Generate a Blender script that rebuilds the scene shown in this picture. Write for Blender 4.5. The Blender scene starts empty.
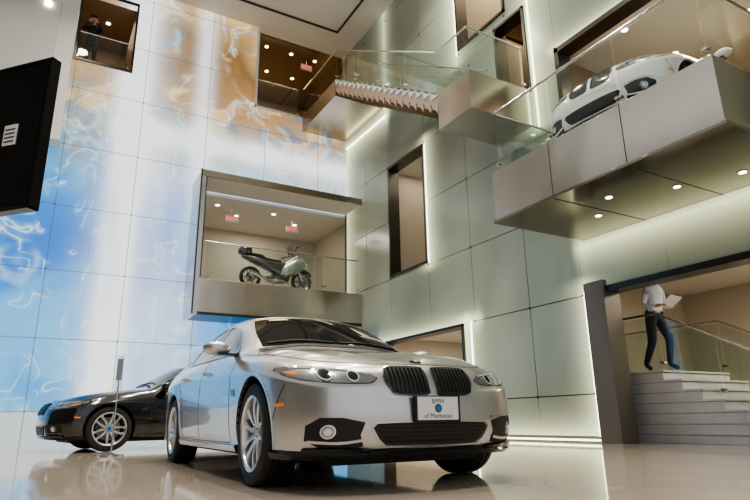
import bpy, bmesh, math, random
from mathutils import Vector, Matrix
from mathutils.bvhtree import BVHTree
random.seed(4)
rad=math.radians
scene=bpy.context.scene
COL=bpy.context.collection
try: scene.view_settings.look='AgX - Medium High Contrast'
except Exception: pass

# ------------------------------------------------------------------ materials
MATS={}
def P(name,col,rough=.5,metal=0,**kw):
    if name in MATS: return MATS[name]
    m=bpy.data.materials.new(name);m.use_nodes=True
    b=m.node_tree.nodes['Principled BSDF']
    b.inputs['Base Color'].default_value=(*col,1)
    b.inputs['Roughness'].default_value=rough
    b.inputs['Metallic'].default_value=metal
    if 'coat' in kw:
        b.inputs['Coat Weight'].default_value=kw['coat'];b.inputs['Coat Roughness'].default_value=kw.get('coatr',.03)
    if 'emit' in kw:
        b.inputs['Emission Color'].default_value=(*kw['emit'],1);b.inputs['Emission Strength'].default_value=kw.get('es',1)
    if 'spec' in kw: b.inputs['Specular IOR Level'].default_value=kw['spec']
    if 'noise' in kw:   # subtle procedural variation
        sc,amt=kw['noise'];nt=m.node_tree
        g=nt.nodes.new('ShaderNodeNewGeometry');n=nt.nodes.new('ShaderNodeTexNoise');n.inputs['Scale'].default_value=sc
        nt.links.new(g.outputs['Position'],n.inputs['Vector'])
        mx=nt.nodes.new('ShaderNodeMix');mx.data_type='RGBA'
        mx.inputs[6].default_value=(*[c*(1-amt) for c in col],1);mx.inputs[7].default_value=(*[min(1,c*(1+amt)) for c in col],1)
        nt.links.new(n.outputs['Fac'],mx.inputs[0]);nt.links.new(mx.outputs[2],b.inputs['Base Color'])
    if 'bump' in kw:
        sc,st=kw['bump'];nt=m.node_tree
        g=nt.nodes.new('ShaderNodeNewGeometry');n=nt.nodes.new('ShaderNodeTexNoise');n.inputs['Scale'].default_value=sc;n.inputs['Detail'].default_value=0
        mp=nt.nodes.new('ShaderNodeMapping');mp.inputs['Scale'].default_value=(1,1,.45)
        bp=nt.nodes.new('ShaderNodeBump');bp.inputs['Strength'].default_value=st;bp.inputs['Distance'].default_value=.05
        nt.links.new(g.outputs['Position'],mp.inputs[0]);nt.links.new(mp.outputs[0],n.inputs['Vector']);nt.links.new(n.outputs['Fac'],bp.inputs['Height']);nt.links.new(bp.outputs[0],b.inputs['Normal'])
    MATS[name]=m;return m
def E(name,col,s):
    if name in MATS:return MATS[name]
    m=bpy.data.materials.new(name);m.use_nodes=True;n=m.node_tree;n.nodes.clear()
    e=n.nodes.new('ShaderNodeEmission');o=n.nodes.new('ShaderNodeOutputMaterial');n.links.new(e.outputs[0],o.inputs[0])
    e.inputs[0].default_value=(*col,1);e.inputs[1].default_value=s;MATS[name]=m;return m
def G(name,tint,refl=.12,rough=.02,k=.35):
    if name in MATS:return MATS[name]
    m=bpy.data.materials.new(name);m.use_nodes=True;n=m.node_tree;n.nodes.clear()
    t=n.nodes.new('ShaderNodeBsdfTransparent');t.inputs[0].default_value=(*tint,1)
    g=n.nodes.new('ShaderNodeBsdfGlossy');g.inputs['Roughness'].default_value=rough
    lw=n.nodes.new('ShaderNodeLayerWeight');lw.inputs[0].default_value=.3
    ma=n.nodes.new('ShaderNodeMath');ma.operation='MULTIPLY_ADD';ma.inputs[1].default_value=k;ma.inputs[2].default_value=refl
    mx=n.nodes.new('ShaderNodeMixShader');o=n.nodes.new('ShaderNodeOutputMaterial')
    n.links.new(lw.outputs['Facing'],ma.inputs[0]);n.links.new(ma.outputs[0],mx.inputs[0]);n.links.new(t.outputs[0],mx.inputs[1]);n.links.new(g.outputs[0],mx.inputs[2]);n.links.new(mx.outputs[0],o.inputs[0])
    MATS[name]=m;return m

silver=P('paint_silver',(.55,.545,.54),.29,.80,coat=1)
blackp=P('paint_black',(.006,.006,.008),.15,0,coat=1)
whitep=P('paint_white',(.85,.85,.84),.3,0,coat=1)
greyp=P('paint_grey',(.09,.095,.10),.25,.5,coat=1)
gl=P('car_glass',(.008,.010,.010),.03,0,spec=.3)
blk=P('black_gloss',(.010,.010,.011),.12)
blkm=P('black_matte',(.012,.012,.013),.6)
well=P('wheel_well',(.006,.006,.006),.9)
rub=P('tyre_rubber',(.016,.016,.017),.65)
alloy=P('alloy',(.66,.66,.67),.28,.85)
disc=P('brake_disc',(.25,.25,.25),.35,1)
chrome=P('chrome',(.75,.75,.75),.08,1)
dchrome=P('dark_chrome',(.16,.16,.17),.12,1)
hlbase=P('lamp_inner',(.36,.37,.39),.2,.8)
hlglass=G('lamp_glass',(.94,.96,.97),.08)
ringm=P('lamp_ring',(.80,.82,.85),.2,.3,emit=(.9,.95,1),es=.15)
orange=P('orange_marker',(.8,.2,.02),.25,0,emit=(1,.25,.02),es=.25)
red=P('red_lens',(.4,.01,.01),.15)
platew=P('plate_white',(.78,.79,.80),.4)
blue=P('roundel_blue',(.02,.16,.5),.25)
steel=P('steel',(.55,.54,.52),.22,1)
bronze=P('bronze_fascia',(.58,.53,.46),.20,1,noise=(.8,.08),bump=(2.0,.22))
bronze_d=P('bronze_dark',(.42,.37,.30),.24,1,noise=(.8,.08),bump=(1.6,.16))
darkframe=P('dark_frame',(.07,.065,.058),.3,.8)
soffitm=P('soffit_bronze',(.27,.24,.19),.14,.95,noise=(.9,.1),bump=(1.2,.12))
white=P('white_paint',(.80,.79,.77),.6)
ceilm=P('ceiling_paint',(.66,.64,.59),.7,noise=(.4,.03))
beige=P('beige_wall',(.52,.47,.39),.6,noise=(.8,.06))
brown=P('brown_wall',(.28,.18,.10),.5,noise=(.8,.08))
marble=P('stair_marble',(.60,.60,.60),.35,0,noise=(6,.10))
stucco=P('stucco',(.60,.61,.60),.8,noise=(20,.06))
rail_glass=G('rail_glass',(.92,.96,.94),.03,.02,.20)
led_w=E('led_warm',(1,.95,.74),4.5)
spot=E('spot_lens',(1,.87,.65),12)
skin=P('skin',(.55,.33,.24),.5)
hair=P('hair',(.03,.02,.015),.6)
shirt=P('shirt_white',(.66,.70,.77),.8)
pants=P('trousers_dark',(.02,.025,.045),.8)
jacket=P('jacket_black',(.015,.015,.018),.8)
shoe=P('shoe',(.012,.01,.01),.4)
paper=P('paper',(.85,.85,.83),.7)
screen=P('screen_black',(.004,.004,.005),.25)
exitred=E('exit_red',(1,.06,.03),2.5)

# ------------------------------------------------------------------ mesh builder
class MB:
    def __init__(s): s.v=[];s.f=[];s.m=[];s.mats=[]
    def mi(s,mat):
        if mat not in s.mats:s.mats.append(mat)
        return s.mats.index(mat)
    def add(s,vs,fs,mat,M=None,flip=False):
        o=len(s.v);k=s.mi(mat)
        for v in vs:
            v=Vector(v); s.v.append(M@v if M else v)
        for f in fs:
            f=[i+o for i in f]
            if flip:f=f[::-1]
            s.f.append(f);s.m.append(k)
    def box(s,x0,x1,y0,y1,z0,z1,mat,M=None):
        vs=[(x,y,z) for x in(x0,x1) for y in(y0,y1) for z in(z0,z1)]
        s.add(vs,[(0,1,3,2),(4,6,7,5),(0,4,5,1),(2,3,7,6),(0,2,6,4),(1,5,7,3)],mat,M)
    def tube(s,path,radii,mat,n=12,M=None,caps=True,sq=1.0):
        path=[Vector(p) for p in path]
        if not hasattr(radii,'__len__'): radii=[radii]*len(path)
        vs=[];N=len(path);t=(path[1]-path[0]).normalized()
        a=t.cross(Vector((0,0,1)));
        if a.length<.05:a=t.cross(Vector((1,0,0)))
        a.normalize()
        for i,p in enumerate(path):
            t2=((path[min(i+1,N-1)]-path[max(i-1,0)])).normalized()
            a=(a-t2*a.dot(t2)).normalized();b=t2.cross(a)
            for k in range(n):
                an=2*math.pi*k/n;vs.append(p+(a*math.cos(an)+b*math.sin(an)*sq)*radii[i])
        fs=[]
        for i in range(N-1):
            for k in range(n):
                k2=(k+1)%n;fs.append((i*n+k,i*n+k2,(i+1)*n+k2,(i+1)*n+k))
        if caps: fs.append(tuple(range(n))[::-1]);fs.append(tuple((N-1)*n+k for k in range(n)))
        s.add(vs,fs,mat,M)
    def lathe(s,prof,mat,n=48,M=None,closed=False):
        # axis = y ; prof list of (r,y)
        vs=[];L=len(prof)
        for r,y in prof:
            for k in range(n):
                an=2*math.pi*k/n;vs.append((r*math.cos(an),y,r*math.sin(an)))
        fs=[];R=L if closed else L-1
        for i in range(R):
            j=(i+1)%L
            for k in range(n):
                k2=(k+1)%n;fs.append((i*n+k,j*n+k,j*n+k2,i*n+k2))
        s.add(vs,fs,mat,M)
    def ell(s,c,r,mat,nu=20,nv=12,M=None,fn=None):
        vs=[];fs=[]
        for i in range(nv+1):
            th=math.pi*i/nv
            for k in range(nu):
                ph=2*math.pi*k/nu
                d=Vector((math.sin(th)*math.cos(ph),math.sin(th)*math.sin(ph),math.cos(th)))
                if fn:d=fn(d)
                vs.append((c[0]+r[0]*d.x,c[1]+r[1]*d.y,c[2]+r[2]*d.z))
        for i in range(nv):
            for k in range(nu):
                k2=(k+1)%nu;fs.append((i*nu+k,(i+1)*nu+k,(i+1)*nu+k2,i*nu+k2))
        s.add(vs,fs,mat,M)
    def prism(s,poly,h0,h1,mat,M=None,axis='y'):
        n=len(poly);vs=[]
        for h in (h0,h1):
            for a,b in poly:
                vs.append((a,h,b) if axis=='y' else ((h,a,b) if axis=='x' else (a,b,h)))
        fs=[tuple(range(n)),tuple(range(n,2*n))[::-1]]
        for i in range(n):
            j=(i+1)%n;fs.append((i,i+n,j+n,j))
        s.add(vs,fs,mat,M)
    def obj(s,name,parent=None,ang=35,bevel=0,normals=True):
        me=bpy.data.meshes.new(name);me.from_pydata([tuple(v) for v in s.v],[],s.f)
        for m in s.mats:me.materials.append(m)
        for p,k in zip(me.polygons,s.m):p.material_index=k
        if normals:
            bm=bmesh.new();bm.from_mesh(me);bmesh.ops.remove_doubles(bm,verts=bm.verts,dist=1e-5);bmesh.ops.recalc_face_normals(bm,faces=bm.faces);bm.to_mesh(me);bm.free()
        for p in me.polygons:p.use_smooth=True
        try: me.set_sharp_from_angle(angle=rad(ang))
        except Exception: pass
        o=bpy.data.objects.new(name,me);COL.objects.link(o)
        if parent:o.parent=parent
        if bevel:
            b=o.modifiers.new('b','BEVEL');b.width=bevel;b.segments=2;b.limit_method='ANGLE'
        return o
def empty(name,loc=(0,0,0),rz=0,parent=None):
    e=bpy.data.objects.new(name,None);e.empty_display_size=.2;COL.objects.link(e);e.location=loc;e.rotation_euler=(0,0,rz)
    if parent:e.parent=parent
    return e
def text(name,body,size,parent,M,mat):
    c=bpy.data.curves.new(name,'FONT');c.body=body;c.size=size;c.align_x='CENTER';c.align_y='CENTER';c.extrude=.0005
    o=bpy.data.objects.new(name,c);COL.objects.link(o);c.materials.append(mat);o.parent=parent;o.matrix_local=M;return o

# ================================================================== CAR
def side(x,y5,z5,y6,z6,y7,z7,y8,z8,z9,y3=.925,y4=.932,x6=None,x7=None,x8=None,x9=None):
    f=lambda a:x if a is None else a
    return [(x,0,.18),(x,.78,.18),(x,.895,.215),(x,y3,.38),(x,y4,.58),(x,y5,z5),(f(x6),y6,z6),(f(x7),y7,z7),(f(x8),y8,z8),(f(x9),0,z9)]
ROWS=[
 [(.72,0,.20),(.76,.30,.20),(.83,.32,.235),(.88,.32,.34),(.885,.32,.47),(.865,.32,.60),(.80,.31,.715),(.745,.26,.755),(.73,.12,.765),(.725,0,.765)],
 [(.55,0,.18),(.66,.60,.19),(.745,.65,.225),(.785,.66,.34),(.79,.67,.48),(.77,.67,.60),(.70,.64,.715),(.62,.48,.790),(.59,.26,.808),(.57,0,.80)],
 [(.45,0,.18),(.50,.77,.18),(.53,.86,.22),(.555,.885,.36),(.56,.89,.52),(.53,.88,.655),(.46,.80,.765),(.38,.60,.85),(.34,.33,.866),(.33,0,.862)],
 side(.27,.928,.70,.85,.82,.66,.895,.36,.918,.912,.918,.925,x6=.22,x7=.14,x8=.08,x9=.06),
 side(0,.94,.745,.865,.865,.70,.925,.38,.952,.945,x6=-.03,x7=-.1,x8=-.16,x9=-.18),
 side(-.38,.93,.765,.865,.905,.71,.950,.38,.984,.982,x7=-.40,x8=-.45,x9=-.47),
 side(-.60,.925,.772,.862,.925,.735,.965,.38,1.01,1.02,x7=-.58,x8=-.60,x9=-.62),
 side(-.95,.92,.782,.86,.94,.68,1.16,.37,1.20,1.215,x8=-.91,x9=-.90),
 side(-1.32,.918,.79,.858,.952,.60,1.345,.34,1.385,1.40,x7=-1.34,x8=-1.26,x9=-1.24),
 side(-1.75,.918,.80,.858,.965,.585,1.40,.33,1.455,1.468),
 side(-2.3,.922,.812,.858,.978,.575,1.395,.32,1.452,1.465),
 side(-2.8,.935,.825,.858,.99,.565,1.335,.31,1.385,1.40),
 side(-3.2,.935,.83,.85,1.0,.59,1.20,.32,1.235,1.25),
 side(-3.52,.915,.83,.835,1.005,.68,1.055,.36,1.08,1.09),
 side(-3.85,.85,.83,.79,.99,.64,1.035,.33,1.06,1.065,.85,.86),
 [(-3.9,0,.22),(-3.97,.5,.22),(-4.04,.52,.28),(-4.07,.52,.42),(-4.07,.52,.60),(-4.06,.52,.80),(-4.04,.50,.96),(-4.0,.44,1.01),(-3.99,.22,1.03),(-3.99,0,1.035)],
]
def build_car_template():
    NJ=10;vs=[];idx=[]
    for r in ROWS:
        L=[];Rr=[]
        for j,(x,y,z) in enumerate(r):
            L.append(len(vs));vs.append((x,y,z))
            if j in(0,NJ-1): Rr.append(L[-1])
            else: Rr.append(len(vs));vs.append((x,-y,z))
        idx.append((L,Rr))
    fs=[]
    for i in range(len(ROWS)-1):
        for s in (0,1):
            A=idx[i][s];B=idx[i+1][s]
            for j in range(NJ-1):
                f=(A[j],A[j+1],B[j+1],B[j]); fs.append(f if s==0 else f[::-1])
    for i in (0,len(ROWS)-1):
        L,R=idx[i]
        fs.append((L[0],L[1],R[1]))
        for j in range(1,NJ-2): fs.append((L[j],L[j+1],R[j+1],R[j]))
        fs.append((L[NJ-2],L[NJ-1],R[NJ-2]))
    me=bpy.data.meshes.new('ctl');me.from_pydata(vs,[],fs)
    bm=bmesh.new();bm.from_mesh(me);bmesh.ops.recalc_face_normals(bm,faces=bm.faces)
    cl=bm.edges.layers.float.get('crease_edge') or bm.edges.layers.float.new('crease_edge')
    bm.verts.ensure_lookup_table()
    def cr(a,b,w):
        e=bm.edges.get((bm.verts[a],bm.verts[b]))
        if e:e[cl]=w
    for i in range(len(ROWS)-1):
        for s in (0,1):
            for j,w,lo,hi in ((5,.62,2,14),(2,.4,0,15),(7,.35,6,12),(8,.65,0,6),(7,.5,1,5),(5,.45,0,2)):
                if lo<=i<hi: cr(idx[i][s][j],idx[i+1][s][j],w)
    for s in (0,1):
        for j in (6,7,8): cr(idx[6][s][j],idx[6][s][j+1],.65)
        for j in (7,8): cr(idx[8][s][j],idx[8][s][j+1],.3)
    bm.to_mesh(me);bm.free();me.materials.append(silver)
    o=bpy.data.objects.new('ctl',me);COL.objects.link(o)
    sb=o.modifiers.new('s','SUBSURF');sb.levels=4;sb.render_levels=4
    dg=bpy.context.evaluated_depsgraph_get();dg.update()
    full=bpy.data.meshes.new_from_object(o.evaluated_get(dg))
    bvh=BVHTree.FromPolygons([v.co.copy() for v in full.vertices],[tuple(p.vertices) for p in full.polygons])
    ct=MB()
    for wx in (0,-2.97):
        for sg in(1,-1):
            M=Matrix.Translation((wx,0,.35))
            n=64;R=.372
            a,b=(.52,1.3) if sg>0 else (-1.3,-.52)
            v=[(R*math.cos(2*math.pi*k/n),h,R*math.sin(2*math.pi*k/n)) for h in(a,b) for k in range(n)]
            f=[tuple(range(n)),tuple(range(n,2*n))[::-1]]+[(k,k+n,(k+1)%n+n,(k+1)%n) for k in range(n)]
            ct.add(v,f,well,M)
    co=ct.obj('cut')
    o2=bpy.data.objects.new('bodyb',full);COL.objects.link(o2)
    b=o2.modifiers.new('b','BOOLEAN');b.operation='DIFFERENCE';b.object=co;b.solver='EXACT'
    try:b.material_mode='TRANSFER'
    except Exception:pass
    dg=bpy.context.evaluated_depsgraph_get();dg.update()
    body=bpy.data.meshes.new_from_object(o2.evaluated_get(dg))
    for p in body.polygons:p.use_smooth=True
    try: body.set_sharp_from_angle(angle=rad(38))
    except Exception:pass
    for x in (o,co,o2): bpy.data.objects.remove(x)
    return body,bvh

body_me,bvh=build_car_template()

def cast(a,b,axis):
    if axis=='x': o=Vector((3,a,b));d=Vector((-1,0,0))
    elif axis=='-x': o=Vector((-8,a,b));d=Vector((1,0,0))
    elif axis=='y': o=Vector((a,3,b));d=Vector((0,-1,0))
    else: o=Vector((a,b,4));d=Vector((0,0,-1))
    h=bvh.ray_cast(o,d)
    if h[0] is None:
        q=bvh.find_nearest(o+d*2.0); return q[0],q[1]
    return h[0],h[1] if h[1].dot(d)<0 else -h[1]
def dens(pts,step=.03,closed=True,smooth=False):
    out=[];n=len(pts);R=n if closed else n-1
    for i in range(R):
        p0=Vector(pts[(i-1)%n] if closed or i>0 else pts[i]);p1=Vector(pts[i]);p2=Vector(pts[(i+1)%n]);p3=Vector(pts[(i+2)%n] if closed or i+2<n else pts[(i+1)%n])
        k=max(1,int((p2-p1).length/step))
        for s in range(k):
            t=s/k
            if smooth:
                out.append(.5*((2*p1)+(p2-p0)*t+(2*p0-5*p1+4*p2-p3)*t*t+(3*p1-p0-3*p2+p3)*t**3))
            else: out.append(p1.lerp(p2,t))
    if not closed:out.append(Vector(pts[-1]))
    return out
def decal(mb,pts,axis,off,mat,rings=6,smooth=False,mirror=True,step=.03,skirt=.02):
    ol=dens(pts,step,True,smooth);n=len(ol)
    c=sum(ol,Vector((0,0)))/n;vs=[];fs=[]
    for i in range(n):
        h,nn=cast(ol[i].x,ol[i].y,axis);vs.append(h+nn*(off-skirt))
    for r in range(rings+1):
        k=1-r/(rings+1)
        for i in range(n):
            q=c+(ol[i]-c)*k;h,nn=cast(q.x,q.y,axis);vs.append(h+nn*off)
    h,nn=cast(c.x,c.y,axis);vs.append(h+nn*off)
    for r in range(rings+1):
        for i in range(n):
            j=(i+1)%n;fs.append((r*n+i,r*n+j,(r+1)*n+j,(r+1)*n+i))
    b=(rings+1)*n
    for i in range(n):fs.append((b+i,b+(i+1)%n,len(vs)-1))
    mb.add(vs,fs,mat)
    if mirror: mb.add([(v[0],-v[1],v[2]) for v in vs],[f[::-1] for f in fs],mat)
def ribbon(mb,pts,axis,w,off,mat,closed=False,mirror=True,step=.04,smooth=True,depth=.02):
    ol=dens(pts,step,closed,smooth);P3=[cast(q.x,q.y,axis) for q in ol];n=len(P3);vs=[];fs=[]
    for i,(h,nn) in enumerate(P3):
        a=P3[(i+1)%n if closed else min(i+1,n-1)][0];b=P3[(i-1)%n if closed else max(i-1,0)][0]
        t=(a-b).normalized();s=nn.cross(t).normalized()*w/2
        vs+=[h-s-nn*depth+nn*off,h-s+nn*off,h+s+nn*off,h+s-nn*depth+nn*off]
    for i in range(n if closed else n-1):
        j=(i+1)%n
        for k in range(3): fs.append((4*i+k,4*i+k+1,4*j+k+1,4*j+k))
    mb.add(vs,fs,mat)
    if mirror: mb.add([(v[0],-v[1],v[2]) for v in vs],[f[::-1] for f in fs],mat)
def circ(cx,cy,r,n=20,ry=None): return [(cx+r*math.cos(2*math.pi*k/n),cy+(ry or r)*math.sin(2*math.pi*k/n)) for k in range(n)]

def build_parts():
    parts={}
    g=MB()
    dlo=[(-.80,.972),(-1.02,1.095),(-1.30,1.235),(-1.6,1.305),(-2.0,1.33),(-2.45,1.305),(-2.80,1.225),(-3.10,1.10),(-3.16,1.06),(-3.02,1.035),(-2.6,1.01),(-1.8,.99),(-1.2,.975)]
    decal(g,dlo,'y',.004,gl,8)
    ws=[(-.67,0),(-.665,.35),(-.655,.66),(-.95,.63),(-1.27,.555),(-1.215,.3),(-1.20,0)];ws=ws+[(x,-y) for x,y in ws[-2:0:-1]]
    decal(g,ws,'z',.004,gl,10,mirror=False,step=.05)
    rg=[(-2.86,0),(-2.87,.3),(-2.92,.5),(-3.2,.53),(-3.42,.58),(-3.46,.3),(-3.47,0)];rg=rg+[(x,-y) for x,y in rg[-2:0:-1]]
    decal(g,rg,'z',.004,gl,8,mirror=False,step=.05)
    parts['windows']=g
    t=MB()
    ribbon(t,dlo,'y',.016,.009,dchrome,closed=True,smooth=False,step=.05)
    ribbon(t,[(-1.70,.99),(-1.74,1.15),(-1.76,1.31)],'y',.075,.007,blk)
    ribbon(t,[(-2.62,1.01),(-2.70,1.13),(-2.73,1.24)],'y',.03,.007,blk)
    ribbon(t,[(-.60,-.70),(-.645,-.35),(-.655,0),(-.645,.35),(-.60,.70)],'z',.05,.005,blkm,mirror=False)
    ribbon(t,[(-.70,.05),(-.72,.35),(-.70,.62)],'z',.015,.014,blkm,mirror=False)
    ribbon(t,[(-.70,-.60),(-.72,-.3),(-.70,0)],'z',.015,.014,blkm,mirror=False)
    parts['window_trim']=t
    s=MB()
    W=.007
    ribbon(s,[(.70,.36),(.60,.55),(.42,.70),(.1,.79),(-.35,.82),(-.62,.82)],'z',W,.0015,blkm)
    ribbon(s,[(.70,-.36),(.725,-.18),(.73,0),(.725,.18),(.70,.36)],'z',W,.0015,blkm,mirror=False)
    ribbon(s,[(-.62,.93),(-.62,.80),(-.60,.55),(-.58,.27)],'y',W,.0015,blkm)
    ribbon(s,[(-1.70,.985),(-1.70,.75),(-1.69,.5),(-1.66,.27)],'y',W,.0015,blkm)
    ribbon(s,[(-2.76,1.01),(-2.72,.85),(-2.60,.72),(-2.50,.60),(-2.45,.45),(-2.44,.27)],'y',W,.0015,blkm)
    ribbon(s,[(-.58,.265),(-1.5,.262),(-2.44,.268)],'y',W,.0015,blkm)
    ribbon(s,[(.37,.40),(.45,.55),(.50,.64)],'y',W,.0015,blkm)
    ribbon(s,[(-3.05,.86),(-3.22,.86),(-3.22,.97),(-3.05,.97)],'y',.004,.0015,blkm,closed=True,smooth=False)
    parts['shut_lines']=s
    n=MB()
    kid=[(.055,.562),(.25,.564),(.300,.60),(.322,.655),(.312,.705),(.275,.732),(.07,.732),(.038,.710),(.036,.60)]
    decal(n,[((y-.17)*1.05+.17,(z-.645)*1.06+.645) for y,z in kid],'x',.012,dchrome,4,step=.015,smooth=True,skirt=.04)
    decal(n,kid,'x',.015,blkm,4,smooth=True,step=.015)
    for i in range(9):
        y=.060+i*.0285
        ribbon(n,[(y,.576),(y,.65),(y,.720)],'x',.010,.022,blk)
    parts['kidney_grilles']=n
    b=MB()
    ci=[(0,.395),(.22,.395),(.40,.390),(.425,.365),(.38,.30),(.335,.268),(0,.262)];ci=ci+[(-y,z) for y,z in ci[-2:0:-1]]
    decal(b,ci,'x',.004,blkm,5,mirror=False)
    ribbon(b,[((y)*1.03,(z-.33)*1.12+.33) for y,z in ci],'x',.012,.010,silver,closed=True,mirror=False,smooth=False)
    for i in range(5):
        z=.285+i*.024;hw=.34+.012*i
        ribbon(b,[(-hw,z),(0,z),(hw,z)],'x',.005,.009,blk,mirror=False,smooth=False)
    si=[(.475,.40),(.60,.428),(.72,.43),(.785,.385),(.785,.30),(.70,.25),(.55,.245),(.475,.265),(.50,.33)]
    decal(b,si,'x',.004,blkm,6,step=.02)
    ribbon(b,[(.475,.425),(.60,.452),(.74,.452),(.83,.41)],'x',.014,.010,silver)
    decal(b,circ(.675,.350,.040),'x',.012,chrome,3,step=.02)
    decal(b,circ(.675,.350,.033),'x',.016,hlbase,3,step=.02)
    decal(b,circ(.675,.350,.020,12),'x',.020,platew,2,step=.02)
    ribbon(b,[(.49,.30),(.62,.285),(.77,.295)],'x',.016,.012,silver)
    # front splitter
    spl=[(-.88,.225),(-.80,.22),(-.65,.222),(-.3,.232),(0,.235),(.3,.232),(.65,.222),(.80,.22),(.88,.225)]
    ribbon(b,spl,'x',.045,.028,blk,mirror=False,depth=.05,step=.03)
    ribbon(b,[(.42,.232),(.60,.238),(.78,.235)],'x',.05,.020,blk)
    parts['bumper_grilles']=b
    h=MB()
    hl=[(.375,.664),(.42,.692),(.55,.718),(.70,.737),(.80,.747),(.865,.750),(.880,.732),(.862,.695),(.80,.660),(.66,.636),(.50,.630),(.41,.638)]
    decal(h,[((y-.63)*1.02+.63,(z-.685)*1.07+.685) for y,z in hl],'x',.0015,blkm,6,smooth=True)
    decal(h,hl,'x',.003,hlbase,6,smooth=True)
    for cy,cz,r in ((.52,.672,.033),(.67,.686,.038)):
        decal(h,circ(cy,cz,r*1.12),'x',.007,dchrome,3,step=.02)
        ribbon(h,circ(cy,cz,r),'x',.006,.012,ringm,closed=True)
        decal(h,circ(cy,cz,r*.62),'x',.011,gl,3,step=.02)
    ribbon(h,[(.42,.686),(.55,.711),(.70,.729),(.82,.739)],'x',.007,.010,platew)
    decal(h,[(.80,.710),(.855,.718),(.85,.70),(.80,.682)],'x',.006,orange,2)
    decal(h,hl,'x',.016,hlglass,6,smooth=True,skirt=.014)
    parts['headlights']=h
    m=MB()
    decal(m,circ(.655,0,.041,28),'z',.010,dchrome,2,mirror=False,step=.01)
    for q in range(4):
        arc=[(.655,0)]+[(.655+.030*math.cos(q*math.pi/2+k*math.pi/16),.030*math.sin(q*math.pi/2+k*math.pi/16)) for k in range(9)]
        v=[];
        for (x,y) in arc:
            hh,nn=cast(x,y,'z');v.append(hh+nn*.0125)
        m.add(v,[tuple(range(len(v)))],blue if q%2==0 else platew)
    decal(m,[(.42,.50),(.50,.505),(.50,.525),(.42,.52)],'y',.006,orange,2)
    decal(m,[(-.44,.60),(-.53,.61),(-.55,.66),(-.46,.65)],'y',.006,dchrome,2)
    for x0 in (-1.40,-2.28):
        path=[]
        for k in range(7):
            u=k/6;hh,nn=cast(x0-.21*u,.838+.004*u,'y');path.append(hh+nn*(.006+.028*math.sin(math.pi*u)**.5))
        m.tube(path,[.008,.013,.013,.013,.013,.013,.008],silver,8)
        m.tube([(p.x,-p.y,p.z) for p in path],[.008,.013,.013,.013,.013,.013,.008],silver,8)
    decal(m,[(.45,.80),(.80,.82),(.82,.93),(.50,.94)],'-x',.006,red,4)
    for wx in (0,-2.97):
        ribbon(m,[(wx+.382*math.cos(a),.35+.382*math.sin(a)) for a in [rad(-18+k*9) for k in range(25)]],'y',.020,.006,silver,step=.03)
    # side skirt
    ribbon(m,[(-.42,.235),(-1.5,.232),(-2.56,.235)],'y',.045,.022,silver,smooth=False,depth=.03)
    parts['badges_and_trim']=m
    mi=MB()
    for sg in (1,-1):
        def fn(d):
            d=d.copy();d.x*=1 if d.x>0 else .5
            d.z=math.copysign(abs(d.z)**.8,d.z);return d
        mi.ell((-.80,1.000*sg,.998),(.10,.115,.058),silver,24,16,fn=fn)
        mi.box(-.84,-.72,sg*.93-.07,sg*.93+.10,.938,.955,blk)
        mi.ell((-.82,1.000*sg,.998),(.040,.105,.050),gl,20,12)
        mi.tube([(-.78,.83*sg,.945),(-.78,.93*sg,.950)],[.030,.026],blk,12,sq=.5)
    parts['door_mirrors']=mi
    p=MB()
    p.box(.885,.905,-.17,.17,.395,.555,blkm)
    p.box(.905,.909,-.152,.152,.408,.548,platew)
    parts['licence_plate']=p
    u=MB();u.box(-3.7,.5,-.6,.6,.14,.185,blkm);parts['underbody']=u
    return parts

def wheel_mesh():
    w=MB()
    ty=[(.238,-.112),(.262,-.122),(.300,-.124),(.325,-.112),(.337,-.090),(.338,-.062),(.330,-.060),(.330,-.052),(.3385,-.050),(.3385,-.022),(.330,-.020),(.330,-.012),(.339,-.010),(.339,.010),(.330,.012),(.330,.020),(.3385,.022),(.3385,.05),(.330,.052),(.330,.06),(.338,.062),(.337,.09),(.325,.112),(.262,.122),(.238,.112)]
    w.lathe(ty,rub,72)
    w.lathe([(.236,-.100),(.247,-.112),(.250,-.122),(.244,-.124),(.232,-.114),(.226,-.095),(.222,-.05),(.215,.0),(.215,.1),(.245,.115)],alloy,72)
    w.lathe([(.215,.02),(.10,.025),(.001,.025)],well,48)
    w.lathe([(.175,-.01),(.175,-.025),(.07,-.025),(.06,-.01)],disc,48)
    w.lathe([(.072,-.02),(.070,-.075),(.060,-.088),(.034,-.088),(.030,-.096),(.001,-.098)],alloy,40)
    w.lathe([(.030,-.0965),(.001,-.099)],blue,24)
    for k in range(5):
        a0=2*math.pi*k/5+math.pi/2
        for sg in (-1,1):
            st=[];N=7
            for i in range(N):
                u=i/(N-1);r=.055+u*.180
                a=a0+sg*(.36-.10*u-.06*u*u)
                if i==0:a=a0+sg*.30
                yy=-.082-.012*math.sin(math.pi*u)-.022*u
                wd=.019-.004*math.sin(math.pi*u)+ (.006 if i==N-1 else 0)
                st.append((r,a,yy,wd))
            vs=[];fs=[]
            for r,a,yy,wd in st:
                c=Vector((r*math.cos(a),0,r*math.sin(a)));t=Vector((-math.sin(a),0,math.cos(a)))
                for q,dy in ((-1,.035),(-1,.008),(-.55,0),(.55,0),(1,.008),(1,.035)):
                    vs.append(c+t*q*wd+Vector((0,yy+dy,0)))
            for i in range(N-1):
                for j in range(6):
                    j2=(j+1)%6;fs.append((i*6+j,i*6+j2,(i+1)*6+j2,(i+1)*6+j))
            fs.append(tuple(range(6)));fs.append(tuple((N-1)*6+j for j in range(6))[::-1])
            w.add(vs,fs,alloy)
        a=a0+math.pi/5
        w.tube([(.045*math.cos(a),-.085,.045*math.sin(a)),(.045*math.cos(a),-.092,.045*math.sin(a))],.007,blkm,8)
    w.box(-.19,-.13,-.045,0,-.08,.08,dchrome)
    return w

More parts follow.
